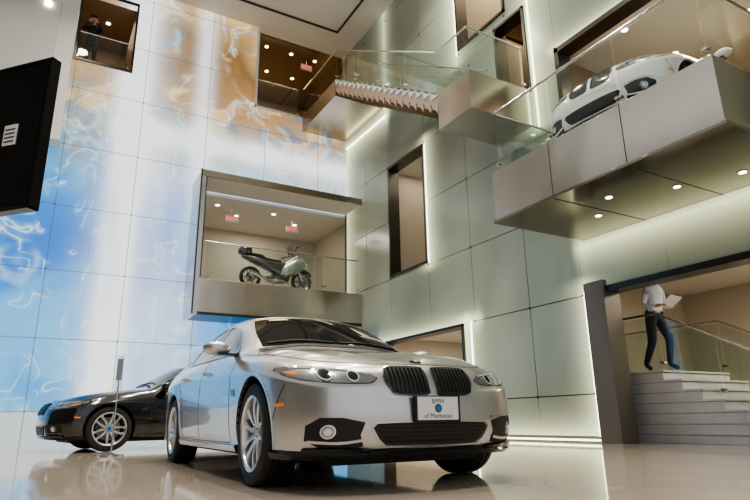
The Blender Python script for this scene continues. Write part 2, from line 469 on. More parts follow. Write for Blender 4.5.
PARTS=build_parts()
WM=None
def car(loc,rz,paint,sc=(1,1,1),plate=True):
    global WM
    e=empty('car',loc,rz);e.scale=sc
    def repl(me):
        for i,m in enumerate(me.materials):
            if m==silver: me.materials[i]=paint
    me=body_me.copy();repl(me)
    o=bpy.data.objects.new('body',me);COL.objects.link(o);o.parent=e
    for k,mb in PARTS.items():
        if k=='licence_plate' and not plate: continue
        o=mb.obj(k,e,normals=(k not in('shut_lines',)));repl(o.data)
    if WM is None:
        w=wheel_mesh().obj('wheel_tmp',None,30);WM=w.data;bpy.data.objects.remove(w)
    i=0
    for wx in (0,-2.97):
        for sg in (-1,1):
            i+=1
            o=bpy.data.objects.new('wheel_%d'%i,WM);COL.objects.link(o);o.parent=e
            o.location=(wx,.805*sg,.34);o.rotation_euler=(0,rad(13*i),math.pi if sg>0 else 0)
    return e
c1=car((2.25,4.0,0),rad(-90-1.5),silver)
RT=Matrix(((0,0,1,0),(1,0,0,0),(0,1,0,0),(0,0,0,1)))
text('plate_text','of Manhattan',.040,c1,Matrix.Translation((.9095,0,.432))@RT,blkm)
text('plate_text','BMW',.040,c1,Matrix.Translation((.9095,0,.52))@RT,blkm)
pr=MB();pr.lathe([(.026,0),(.026,-.001),(.0,-.0012)],blk,24,Matrix.Translation((.9095,0,.478))@Matrix.Rotation(rad(90),4,'Z'))
pr.lathe([(.018,-.0015),(.0,-.0016)],blue,24,Matrix.Translation((.9095,0,.478))@Matrix.Rotation(rad(90),4,'Z'))
pr.obj('plate_roundel',c1)
car((1.04,11.35,0),math.pi+.10,blackp,(1.03,1.02,1.02),False)
car((7.38,4.98,4.251),math.pi+.05,whitep,(1.05,1.12,1.30),False)

# ================================================================== ROOM
U0=8.2;V0=15.9;H=12.8
def wall_cells(mb,axis,pos,thick,u0,u1,w0,w1,holes,mat):
    us=sorted({u0,u1,*[h[0] for h in holes],*[h[1] for h in holes]});ws=sorted({w0,w1,*[h[2] for h in holes],*[h[3] for h in holes]})
    us=[u for u in us if u0<=u<=u1];ws=[w for w in ws if w0<=w<=w1]
    for a,b in zip(us,us[1:]):
        for c,d in zip(ws,ws[1:]):
            cu=(a+b)/2;cw=(c+d)/2
            if any(h[0]<cu<h[1] and h[2]<cw<h[3] for h in holes):continue
            if axis=='y': mb.box(a,b,pos,pos+thick,c,d,mat)
            else: mb.box(pos,pos+thick,a,b,c,d,mat)

def mural():
    m=bpy.data.materials.new('mural_backlit_glass');m.use_nodes=True;nt=m.node_tree;N=nt.nodes;Lk=nt.links.new
    bs=N['Principled BSDF']
    g=N.new('ShaderNodeNewGeometry');sx=N.new('ShaderNodeSeparateXYZ');Lk(g.outputs['Position'],sx.inputs[0])
    def v(x,i,n): 
        if isinstance(x,(int,float)): n.inputs[i].default_value=x
        else: Lk(x,n.inputs[i])
    def M(op,a,b=0,c=0,clamp=False):
        n=N.new('ShaderNodeMath');n.operation=op;n.use_clamp=clamp;v(a,0,n);v(b,1,n)
        if op in('MULTIPLY_ADD','SMOOTH_MIN','COMPARE'):v(c,2,n)
        return n.outputs[0]
    X=sx.outputs[0];Z=sx.outputs[2]
    def gauss(q,c,w):
        d=M('DIVIDE',M('SUBTRACT',q,c),w);return M('EXPONENT',M('MULTIPLY',M('MULTIPLY',d,d),-1))
    def sm(q,a,b):
        n=N.new('ShaderNodeMapRange');n.interpolation_type='SMOOTHSTEP';Lk(q,n.inputs[0]);n.inputs[1].default_value=a;n.inputs[2].default_value=b;return n.outputs[0]
    def noise(s,d=0,det=2,loc=(0,0,0),sc=(1,1,1)):
        mp=N.new('ShaderNodeMapping');mp.inputs['Location'].default_value=loc;mp.inputs['Scale'].default_value=sc;Lk(g.outputs['Position'],mp.inputs[0])
        n=N.new('ShaderNodeTexNoise');n.inputs['Scale'].default_value=s;n.inputs['Distortion'].default_value=d;n.inputs['Detail'].default_value=det;Lk(mp.outputs[0],n.inputs['Vector']);return n.outputs['Fac']
    n1=noise(.35,.8);n2=noise(.8,1.2,1,(5,0,3));n3=noise(.45,1.5,1,(9,0,1));n4=noise(.32,1.0,2,(2,0,7));n5=noise(.9,1.6,1,(1,0,4))
    n6=noise(.7,.6,2,(4,0,8),(1,1,.25))
    t=M('ADD',M('DIVIDE',Z,12.8),M('MULTIPLY',M('SUBTRACT',n1,.5),.45))
    t=M('ADD',t,M('MULTIPLY',sm(X,2.0,7.0),.03))
    cr=N.new('ShaderNodeValToRGB');Lk(t,cr.inputs[0]);el=cr.color_ramp.elements
    stops=[(0,(.12,.40,.68)),(.16,(.03,.28,.70)),(.34,(.012,.16,.58)),(.48,(.025,.24,.64)),(.57,(.08,.26,.48)),(.64,(.26,.27,.25)),(.74,(.42,.24,.085)),(.86,(.22,.11,.035)),(1,(.50,.32,.12))]
    el[0].position=0;el[0].color=(*stops[0][1],1);el[1].position=1;el[1].color=(*stops[-1][1],1)
    for p,c in stops[1:-1]:
        e=el.new(p);e.color=(*c,1)
    def mix(f,a,b):
        n=N.new('ShaderNodeMix');n.data_type='RGBA';v(f,0,n)
        for x,i in((a,6),(b,7)):
            if isinstance(x,tuple): n.inputs[i].default_value=(*x,1)
            else: Lk(x,n.inputs[i])
        return n.outputs[2]
    c=cr.outputs[0]
    c=mix(M('MULTIPLY',M('MULTIPLY',sm(n4,.50,.66),sm(Z,8,6.5)),.55),c,(.22,.58,.82))
    c=mix(M('MULTIPLY',M('MULTIPLY',sm(n3,.50,.62),sm(Z,7,9)),.75),c,(.13,.17,.24))
    c=mix(M('MULTIPLY',M('MULTIPLY',sm(n2,.52,.64),sm(Z,7,9)),.70),c,(.80,.52,.20))
    # glowing traces: wide soft halo with a thin bright core
    tm=sm(n2,.42,.58)
    c=mix(M('MULTIPLY',M('MULTIPLY',gauss(n5,.50,.045),tm),.35),c,(.42,.68,.80))
    c=mix(M('MULTIPLY',M('MULTIPLY',gauss(n5,.50,.010),tm),.6),c,(.78,.88,.84))
    def rings(sc,loc,w,k,col):
        nonlocal c
        mp=N.new('ShaderNodeMapping');mp.inputs['Location'].default_value=loc;Lk(g.outputs['Position'],mp.inputs[0])
        vo=N.new('ShaderNodeTexVoronoi');vo.inputs['Scale'].default_value=sc;vo.inputs['Randomness'].default_value=.9;Lk(mp.outputs[0],vo.inputs[0])
        r=M('ADD',gauss(vo.outputs['Distance'],.34,w),gauss(vo.outputs['Distance'],0,.12))
        c=mix(M('MULTIPLY',M('MULTIPLY',r,k),sm(n3,.44,.56)),c,col)
    rings(.80,(0,0,0),.06,.42,(.50,.76,.80))
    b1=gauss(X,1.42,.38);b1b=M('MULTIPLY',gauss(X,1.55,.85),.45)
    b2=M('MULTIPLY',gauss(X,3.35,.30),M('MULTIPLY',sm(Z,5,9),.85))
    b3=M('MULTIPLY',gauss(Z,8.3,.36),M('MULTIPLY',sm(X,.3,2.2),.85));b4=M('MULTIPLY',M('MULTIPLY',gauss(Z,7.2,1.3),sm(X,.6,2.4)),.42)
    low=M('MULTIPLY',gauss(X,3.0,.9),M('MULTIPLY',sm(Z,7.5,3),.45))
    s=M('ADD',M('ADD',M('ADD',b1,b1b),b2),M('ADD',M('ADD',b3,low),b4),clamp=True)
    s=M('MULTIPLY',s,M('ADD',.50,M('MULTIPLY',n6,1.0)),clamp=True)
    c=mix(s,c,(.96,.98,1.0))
    base=sm(Z,.74,.70)
    c=mix(base,c,(.50,.55,.56))
    def seam(q,o,p,w):
        f=M('PINGPONG',M('SUBTRACT',q,o-20*p),p/2*1.0)
        return M('LESS_THAN',f,w)
    f1=seam(X,-.1,.9*2,.012);f1b=seam(X,.8,1.8,.006);f2=seam(Z,.72,1.68,.012)
    sj=M('MAXIMUM',M('MAXIMUM',f1,f2),M('MULTIPLY',f1b,.5))
    c=mix(M('MULTIPLY',sj,.6),c,(.06,.08,.09))
    bs.inputs['Base Color'].default_value=(.05,.06,.07,1);bs.inputs['Roughness'].default_value=.25;bs.inputs['Specular IOR Level'].default_value=.2
    Lk(c,bs.inputs['Emission Color']);bs.inputs['Emission Strength'].default_value=1.35
    return m
muralm=mural()
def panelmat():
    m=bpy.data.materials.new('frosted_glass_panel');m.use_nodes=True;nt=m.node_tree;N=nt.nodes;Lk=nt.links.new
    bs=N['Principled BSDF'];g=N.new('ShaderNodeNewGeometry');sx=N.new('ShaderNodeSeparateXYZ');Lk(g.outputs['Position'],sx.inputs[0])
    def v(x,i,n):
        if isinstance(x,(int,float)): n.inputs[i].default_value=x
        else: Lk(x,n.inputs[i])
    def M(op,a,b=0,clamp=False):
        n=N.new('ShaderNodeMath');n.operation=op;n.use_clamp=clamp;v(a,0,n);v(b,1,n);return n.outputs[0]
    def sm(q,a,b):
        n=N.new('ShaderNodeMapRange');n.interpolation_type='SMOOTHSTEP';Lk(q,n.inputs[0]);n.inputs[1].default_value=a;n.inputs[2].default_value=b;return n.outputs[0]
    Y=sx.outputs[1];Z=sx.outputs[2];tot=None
    def painted_glow(q,c,o,a,b,w=.22,k=1):  # backlight bleed painted into panel emission, fading away from a line
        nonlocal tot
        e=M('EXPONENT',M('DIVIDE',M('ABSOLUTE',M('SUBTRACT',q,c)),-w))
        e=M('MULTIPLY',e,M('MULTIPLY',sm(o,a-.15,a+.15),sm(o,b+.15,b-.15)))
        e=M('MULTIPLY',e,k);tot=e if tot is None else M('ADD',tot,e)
    painted_glow(Y,11.40,Z,4.0,7.6,.2);painted_glow(Y,7.45,Z,5.9,13,.28);painted_glow(Y,15.95,Z,3,9.2,.35);painted_glow(Y,10.1,Z,.1,2.6,.22);painted_glow(Y,6.8,Z,.1,2.7,.2)
    painted_glow(Z,.1,Y,6.6,10.2,.18);painted_glow(Z,3.3,Y,0,6.9,.25);painted_glow(Z,9.15,Y,13.2,16,.28);painted_glow(Y,9.9,Z,8.8,13,.28);painted_glow(Y,13.35,Z,9.0,13,.2,.6);painted_glow(Z,7.45,Y,2,7,.12,.7);painted_glow(Z,2.47,Y,9.6,14,.14,.8)
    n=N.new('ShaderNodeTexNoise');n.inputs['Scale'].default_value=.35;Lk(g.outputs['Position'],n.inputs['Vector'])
    st=M('ADD',M('MULTIPLY',tot,1.3),M('MULTIPLY',sm(n.outputs['Fac'],.35,.7),.10))  # painted edge glow plus a faint patchy self-glow lifting the panels
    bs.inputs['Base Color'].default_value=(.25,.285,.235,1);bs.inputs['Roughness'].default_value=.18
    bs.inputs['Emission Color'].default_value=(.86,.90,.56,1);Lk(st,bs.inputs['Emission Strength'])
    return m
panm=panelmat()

def floormat():
    m=bpy.data.materials.new('polished_tile');m.use_nodes=True;nt=m.node_tree;N=nt.nodes;Lk=nt.links.new;bs=N['Principled BSDF']
    g=N.new('ShaderNodeNewGeometry')
    br=N.new('ShaderNodeTexBrick');br.offset=0;br.inputs['Scale'].default_value=1;br.inputs['Mortar Size'].default_value=.004;br.inputs['Brick Width'].default_value=1.2;br.inputs['Row Height'].default_value=1.2
    br.inputs['Color1'].default_value=(.64,.55,.46,1);br.inputs['Color2'].default_value=(.61,.53,.445,1);br.inputs['Mortar'].default_value=(.42,.36,.30,1)
    Lk(g.outputs['Position'],br.inputs[0])
    n=N.new('ShaderNodeTexNoise');n.inputs['Scale'].default_value=18;n.inputs['Detail'].default_value=6;Lk(g.outputs['Position'],n.inputs['Vector'])
    mx=N.new('ShaderNodeMix');mx.data_type='RGBA';mx.blend_type='MULTIPLY';mx.inputs[0].default_value=.2;Lk(br.outputs[0],mx.inputs[6]);Lk(n.outputs['Fac'],mx.inputs[7])
    Lk(mx.outputs[2],bs.inputs['Base Color']);bs.inputs['Roughness'].default_value=.06;bs.inputs['Specular IOR Level'].default_value=.8
    return m
tile=floormat()

f=MB();f.box(-7,14,-5,20,-.2,0,tile);f.obj('floor')
c=MB();c.box(-7,U0+.3,-5,V0+.3,H,H+.3,ceilm)
c.obj('ceiling')
tr=MB();tr.box(1.2,7.3,14.85,14.90,H-.05,H,darkframe);tr.box(7.25,7.30,2,14.9,H-.05,H,darkframe);tr.box(1.2,1.25,2,14.9,H-.05,H,darkframe);tr.obj('trim_1')

LH=[(-.15,1.28,10.0,12.2),(4.95,U0,9.93,H),(3.3,U0,3.12,6.9)]
lw=MB();wall_cells(lw,'y',V0,.25,-7,U0,0,H,LH,muralm);lw.obj('wall_left')
bo=MB()
for i in range(5):
    for k in range(8):
        X=-.1+1.8*i;Z=.72+1.68*k
        if any(h[0]-.05<X<h[1]+.05 and h[2]-.05<Z<h[3]+.05 for h in LH) or X>U0-.2:continue
        bo.tube([(X,V0-.010,Z),(X,V0-.001,Z)],.018,dchrome,10)
bo.obj('trim_2')
RH=[(11.45,13.25,4.15,7.4),(10.2,13.75,0,2.45),(2.3,6.85,4.25,7.4),(1.6,6.62,0,2.52),(8.1,9.8,9.2,12.0),(7.55,8.5,6.87,8.95)]
rw=MB();wall_cells(rw,'x',U0,.25,-5,V0+.25,0,H,RH,P('wall_backing',(.10,.11,.09),.7))
zs=sorted([.78+1.665*k for k in range(8)]+[0.1,H])
def uniq(l,e):
    o=[]
    for a in sorted(l):
        if not o or a-o[-1]>e:o.append(a)
    return o
base_y=uniq([15.9,14.6,13.25,11.45,9.8,8.15,6.85,5.2,3.6,2.3,.6,-1.2,-3,-5],.1)
for a,b in zip(base_y,base_y[1:]):
    for z0,z1 in zip(zs,zs[1:]):
        cy=uniq([a,b]+[y for h in RH for y in h[:2] if a<y<b],.02);cz=uniq([z0,z1]+[z for h in RH for z in h[2:] if z0<z<z1],.02)
        hs=[h for h in RH if h[0]<b-.01 and h[1]>a+.01 and h[2]<z1-.01 and h[3]>z0+.01]
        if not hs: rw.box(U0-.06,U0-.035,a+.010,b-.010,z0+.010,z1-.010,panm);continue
        for p,q in zip(cy,cy[1:]):
            for r_,s_ in zip(cz,cz[1:]):
                mu=(p+q)/2;mw=(r_+s_)/2
                if any(h[0]<mu<h[1] and h[2]<mw<h[3] for h in RH):continue
                if q-p<.03 or s_-r_<.03:continue
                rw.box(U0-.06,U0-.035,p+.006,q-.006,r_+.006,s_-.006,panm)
for y in base_y[1:-1]:
    for z in zs[1:-1]:
        if any(h[0]-.03<y<h[1]+.03 and h[2]-.03<z<h[3]+.03 for h in RH):continue
        rw.tube([(U0-.075,y,z),(U0-.03,y,z)],.022,dchrome,8)
ls=rw
for y,z0,z1 in ((11.42,4.15,7.4),(7.44,6.0,12.78),(9.95,.1,2.45),(9.86,9.1,12.0),(6.82,.1,2.5)):
    ls.box(U0-.075,U0-.03,y-.02,y+.02,z0,z1,led_w)
ls.box(U0-.10,U0-.06,13.3,15.88,9.12,9.16,led_w)
ls.box(U0-.10,U0-.06,6.75,10.15,.03,.06,led_w)
ls.box(U0-.05,U0-.01,V0-.04,V0-.01,6.98,9.1,led_w)
fr=rw
def frame_x(y0,y1,z0,z1,w=.06,d=.34,bottom=True):
    x0=U0-.1;x1=x0+d
    fr.box(x0,x1,y0,y0+w,z0,z1,darkframe);fr.box(x0,x1,y1-w,y1,z0,z1,darkframe);fr.box(x0,x1,y0,y1,z1-w,z1,darkframe)
    if bottom:fr.box(x0,x1,y0,y1,z0,z0+w,darkframe)
for i,h in enumerate(RH): frame_x(*h,w=.1 if i in(2,3) else .06,bottom=h[2]>4.3 or i==0)
fr.box(U0-.16,U0+.24,6.35,6.75,0,2.62,P('jamb_bronze',(.17,.155,.13),.45,.35))
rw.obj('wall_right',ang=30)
fr=MB()
fr.box(-.19,-.13,V0-.05,V0-.002,10,12.2,darkframe);fr.box(1.26,1.32,V0-.05,V0-.002,10,12.2,darkframe);fr.box(-.19,1.32,V0-.05,V0-.002,9.95,10.02,darkframe);fr.box(-.19,1.32,V0-.05,V0-.002,12.18,12.25,darkframe)
fr.box(4.90,4.97,V0-.05,V0-.002,9.88,H-.01,white);fr.box(4.90,6.4,V0-.05,V0-.002,9.86,9.93,white)
fr.obj('trim_3')

def room(name,x0,x1,y0,y1,z0,z1,wallm,ceil,open_side,floorm=None,spots=(),L=None):
    mb=MB();t=.08
    mb.box(x0,x1,y0,y1,z0-t,z0-.001,floorm or beige);mb.box(x0,x1,y0,y1,z1,z1+t,ceil)
    if open_side=='y':
        mb.box(x0-t,x0,y0,y1,z0-t,z1+t,wallm);mb.box(x1,x1+t,y0,y1,z0-t,z1+t,wallm);mb.box(x0-t,x1+t,y1,y1+t,z0-t,z1+t,wallm)
    else:
        mb.box(x0,x1,y0-t,y0,z0-t,z1+t,wallm);mb.box(x0,x1,y1,y1+t,z0-t,z1+t,wallm);mb.box(x1,x1+t,y0-t,y1+t,z0-t,z1+t,wallm)
    for sx,sy in spots: mb.tube([(sx,sy,z1-.012),(sx,sy,z1+.02)],.06,spot,14)
    mb.obj(name)
    if L:
        l=bpy.data.lights.new(name+'_lamp','AREA');l.energy=L[0];l.color=L[1];l.size=min(x1-x0,1.5);l.shape='SQUARE'
        o=bpy.data.objects.new(name+'_lamp',l);COL.objects.link(o);o.location=((x0+x1)/2,(y0+y1)/2,z1-.05)
warm=(1,.80,.55)
X0=U0+.25;Y0=V0+.25
room('wall_upper_gallery',-.15,1.28,Y0,Y0+2.5,10,12.2,brown,brown,'y',spots=[(.6,Y0+1)],L=(12,warm))
room('wall_upper_corridor',4.95,8.45,Y0,Y0+4,9.93,H,brown,soffitm,'y',spots=[(5.5,Y0+.6),(6.4,Y0+.6),(7.3,Y0+.6),(6,Y0+2),(7,Y0+2)],L=(95,warm))
room('wall_motorcycle_bay',3.3,8.45,Y0,Y0+3,4.0,6.8,beige,ceilm,'y',spots=[(4.2,Y0+.7),(5,Y0+1.4),(6,Y0+.7),(7,Y0+1.4)],L=(50,(1,.90,.76)))
room('wall_narrow_bay',X0,X0+1.5,11.3,13.4,4.15,7.4,beige,ceilm,'x',L=(20,(1,.88,.7)))
room('wall_rear_passage',X0,X0+3,9.6,13.9,0,2.6,beige,ceilm,'x',floorm=tile,spots=[(9.2,11),(9.2,12.5)],L=(70,(1,.9,.74)))
room('wall_balcony_room',X0,X0+4.5,1.8,7.3,4.25,7.7,brown,ceilm,'x',spots=[(9.2,3),(9.2,4.5),(9.2,6),(10.8,3),(10.8,4.5),(10.8,6)],L=(130,warm))
room('wall_stair_hall',X0,X0+5,.5,8.4,0,3.2,beige,ceilm,'x',floorm=tile,spots=[(10.5,3.2),(10.5,4.5),(11.8,3.8),(9.4,4.2)],L=(130,(1,.88,.70)))
room('wall_top_bay',X0,X0+2,8.0,9.9,9.2,12.1,beige,ceilm,'x',L=(40,warm))
room('wall_landing_bay',X0,X0+1.2,7.45,8.6,6.87,9.0,brown,soffitm,'x',L=(10,warm))

def rail(mb,pts,h=1.0,glass_mat=rail_glass,post=1.3):
    for (a,b) in zip(pts,pts[1:]):
        a=Vector(a);b=Vector(b);d=(b-a);n=max(1,round(d.length/post));s=Vector((-d.y,d.x,0)).normalized()*.008
        for i in range(n):
            p=a+d*(i/n+.008);q=a+d*((i+1)/n-.008);up=Vector((0,0,1))
            z0=up*.02;z1=up*(h-.05)
            vs=[p-s+z0,q-s+z0,q-s+z1,p-s+z1,p+s+z0,q+s+z0,q+s+z1,p+s+z1]
            mb.add(vs,[(0,1,2,3),(4,7,6,5),(0,4,5,1),(3,2,6,7),(0,3,7,4),(1,5,6,2)],glass_mat)
            for w in (p,q):
                mb.tube([w+up*.12-s*4,w+up*.12+s*4],.025,steel,8)
        mb.tube([a+Vector((0,0,h)),b+Vector((0,0,h))],.022,steel,10)

bx=MB()
bx.box(3.34,U0-.12,14.82,V0-.02,3.12,3.99,bronze);bx.box(3.34,U0-.12,14.82,V0-.02,3.05,3.12,darkframe)
bx.obj('floor_motorcycle_display',bevel=.01)
bx=MB()
bx.box(3.22,3.335,14.75,V0-.02,3.05,6.95,steel)
bx.box(3.19,3.225,14.74,14.80,3.05,6.98,darkframe);bx.box(3.335,3.365,14.75,14.80,3.99,6.78,darkframe)
bx.obj('wall_display_side')
bx=MB()
bx.box(3.34,U0-.12,14.80,V0-.02,6.80,6.95,ceilm);bx.box(3.22,U0-.12,14.74,14.80,6.78,6.96,bronze_d)
bx.obj('ceiling_motorcycle_display')
r=MB();rail(r,[(3.45,14.86,3.995),(8.0,14.86,3.995)]);r.obj('glass_railing')
r=MB();rail(r,[(6.12,6.55,4.255),(6.12,3.04,4.255),(8.05,3.04,4.255)],1.05);rail(r,[(6.12,6.56,4.255),(8.05,6.56,4.255)],1.05);r.obj('glass_railing')
r=MB();rail(r,[(5.05,16.0,9.95),(6.4,16.0,9.95)],1.0);r.obj('glass_railing')
r=MB();rail(r,[(-.1,16.0,10.02),(1.2,16.0,10.02)],.9);r.obj('glass_railing')

b=MB()
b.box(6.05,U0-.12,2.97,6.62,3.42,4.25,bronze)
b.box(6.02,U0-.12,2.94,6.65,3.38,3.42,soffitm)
for i in range(1,3): b.box(6.045,6.051,2.97+1.22*i-.006,2.97+1.22*i+.006,3.42,4.25,darkframe)
for i in range(1,3): b.box(6.05,U0-.12,2.97+1.22*i-.008,2.97+1.22*i+.008,3.374,3.382,darkframe)
for (x,y) in ((7.2,5.6),(7.2,4.3),(6.7,5.0),(7.5,3.6)): b.tube([(x,y,3.365),(x,y,3.39)],.045,spot,14);b.tube([(x,y,3.37),(x,y,3.385)],.065,steel,14)
b.box(U0-.16,U0-.12,2.97,6.62,3.39,3.42,led_w)
b.obj('floor_car_balcony',bevel=.008)

# flying staircase
st=MB();n=18;ya,yb=13.4,8.55;za,zb=9.93,6.87
X1,X2=6.5,7.95
dy=(ya-yb)/n;dz=(za-zb)/n
pinkm=P('stair_soffit_metal',(.54,.45,.39),.32,.85)
for i in range(n):
    y1=ya-i*dy;y0=y1-dy;z=za-i*dz
    st.prism([(y1,z-dz),(y0,z-dz),(y0,z-dz-.40),(y1,z-.40)],X1+.02,X2-.02,pinkm,axis='x')
    st.prism([(y1,z-.30),(y0,z-dz-.30),(y0-0,z-.66)],X1,X2,pinkm,axis='x')
    st.box(X1,X2,y0-.02,y1,z-dz-.03,z-dz+.01,marble)
    st.box(X1,X2,y1-.02,y1,z-dz,z,marble)
st.box(X1,U0-.12,7.55,8.57,6.05,6.87,bronze)
st.box(X1,U0-.12,13.4,V0-.06,9.40,9.93,bronze_d)
rail(st,[(X1+.03,V0-.1,9.93),(X1+.03,13.4,9.93),(X1+.03,8.57,6.87),(X1+.03,7.6,6.87),(8.0,7.6,6.87)],1.0)
rail(st,[(X2-.03,13.3,9.87),(X2-.03,8.6,6.9)],1.0)
st.obj('suspended_staircase')

# marble stairs with glass handrail
ms=MB()
SX0,SX1=8.75,10.6;Yt=5.98
jg=P('joint_grey',(.30,.30,.30),.4)
ms.box(SX0,SX1,Yt,8.3,0.002,1.12,marble)
for k in range(1,7):
    ms.box(SX0,SX1,Yt-.30*k,Yt-.30*(k-1),0.002,1.12-.16*k,marble)
for k in range(0,7): ms.box(SX0-.012,SX1,Yt-.3*k-.015,8.3,1.12-.16*k-.03,1.12-.16*k+.001,marble);ms.box(SX0-.003,SX1,Yt-.3*k,8.3,1.12-.16*k-.042,1.12-.16*k-.03,jg)
rail(ms,[(SX0+.06,8.2,1.12),(SX0+.06,Yt,1.12),(SX0+.06,Yt-1.8,.16)],.92)
rail(ms,[(SX1-.06,8.2,1.12),(SX1-.06,Yt,1.12),(SX1-.06,Yt-1.8,.16)],.92)
ms.obj('marble_staircase')

w=MB();w.box(-7,-.2,15.3,V0-.01,7.25,H-.01,white);w.box(-7,-.62,15.15,15.3,8.6,H-.01,stucco)
w.tube([(-.9,15.1,10.9),(-.9,15.16,10.9)],.09,spot,14)
w.obj('wall_bulkhead')

for i,(ax) in enumerate(('y','x')):
    w=MB()
    for k in range(11):
        if ax=='y': w.box(-7+1.5*k-.04,-7+1.5*k+.04,-5.1,-4.9,0,H,darkframe)
        else: w.box(-7.1,-6.9,-5+2.05*k-.04,-5+2.05*k+.04,0,H,darkframe)
    for z in (0.05,3.2,6.4,9.6,12.7):
        if ax=='y': w.box(-7,8.2,-5.08,-4.92,z-.05,z+.05,darkframe)
        else: w.box(-7.08,-6.92,-5,15.9,z-.05,z+.05,darkframe)
    if ax=='x': w.box(-7.3,-7.12,-5,15.9,0,9.6,P('street_side_wall',(.18,.17,.15),.7))
    w.obj('window_%d'%(i+1))

def exit_sign(loc,rz):
    e=empty('exit_sign',loc,rz);m=MB();m.box(-.2,.2,-.02,.02,-.1,.1,white);m.tube([(0,0,.1),(0,0,.35)],.012,steel,8);m.obj('housing',e)
    text('lettering','EXIT',.17,e,Matrix.Translation((0,-.022,0))@Matrix.Rotation(rad(90),4,'X'),exitred)
exit_sign((6.9,Y0+.4,12.3),0);exit_sign((4.6,Y0+.5,6.35),0);exit_sign((6.6,Y0+.6,6.35),0)
exit_sign((9.0,3.9,7.3),rad(-90))

tv=empty('television',(-.57,3.84,0),math.atan2(.735,-.673)+math.pi)
m=MB();m.box(-.665,.665,-.02,.03,1.50,2.37,blk);m.box(-.65,.65,-.024,-.018,1.52,2.355,screen);m.box(-.4,.4,.03,.07,1.7,2.2,blkm)
for a,b_,z0,z1 in ((-.675,-.663,1.49,2.385),(.663,.675,1.49,2.385),(-.675,.675,2.37,2.385),(-.675,.675,1.49,1.502)): m.box(a,b_,-.028,.032,z0,z1,blk)
m.box(.41,.50,-.03,-.02,1.88,2.0,paper)
for q in range(4):m.box(.42,.49,-.032,-.029,1.895+.024*q,1.903+.024*q,blkm)
m.tube([(0,.05,.02),(0,.05,1.9)],.04,steel,16);m.obj('panel',tv)
m=MB();m.tube([(0,.05,0),(0,.05,.03)],.3,steel,32);m.obj('base',tv)

bs=empty('brochure_stand',(1.03,9.0,0),rad(-30))
m=MB();m.tube([(0,0,0),(0,0,.02)],.16,steel,28);m.tube([(0,0,.02),(0,0,1.0)],.010,steel,12)
m.box(-.05,.05,-.012,.012,.85,1.34,G('acrylic',(.88,.92,.92),.10));m.box(-.04,.04,-.002,.002,1.0,1.30,P('sheet',(.45,.50,.55),.5));m.obj('stand',bs)

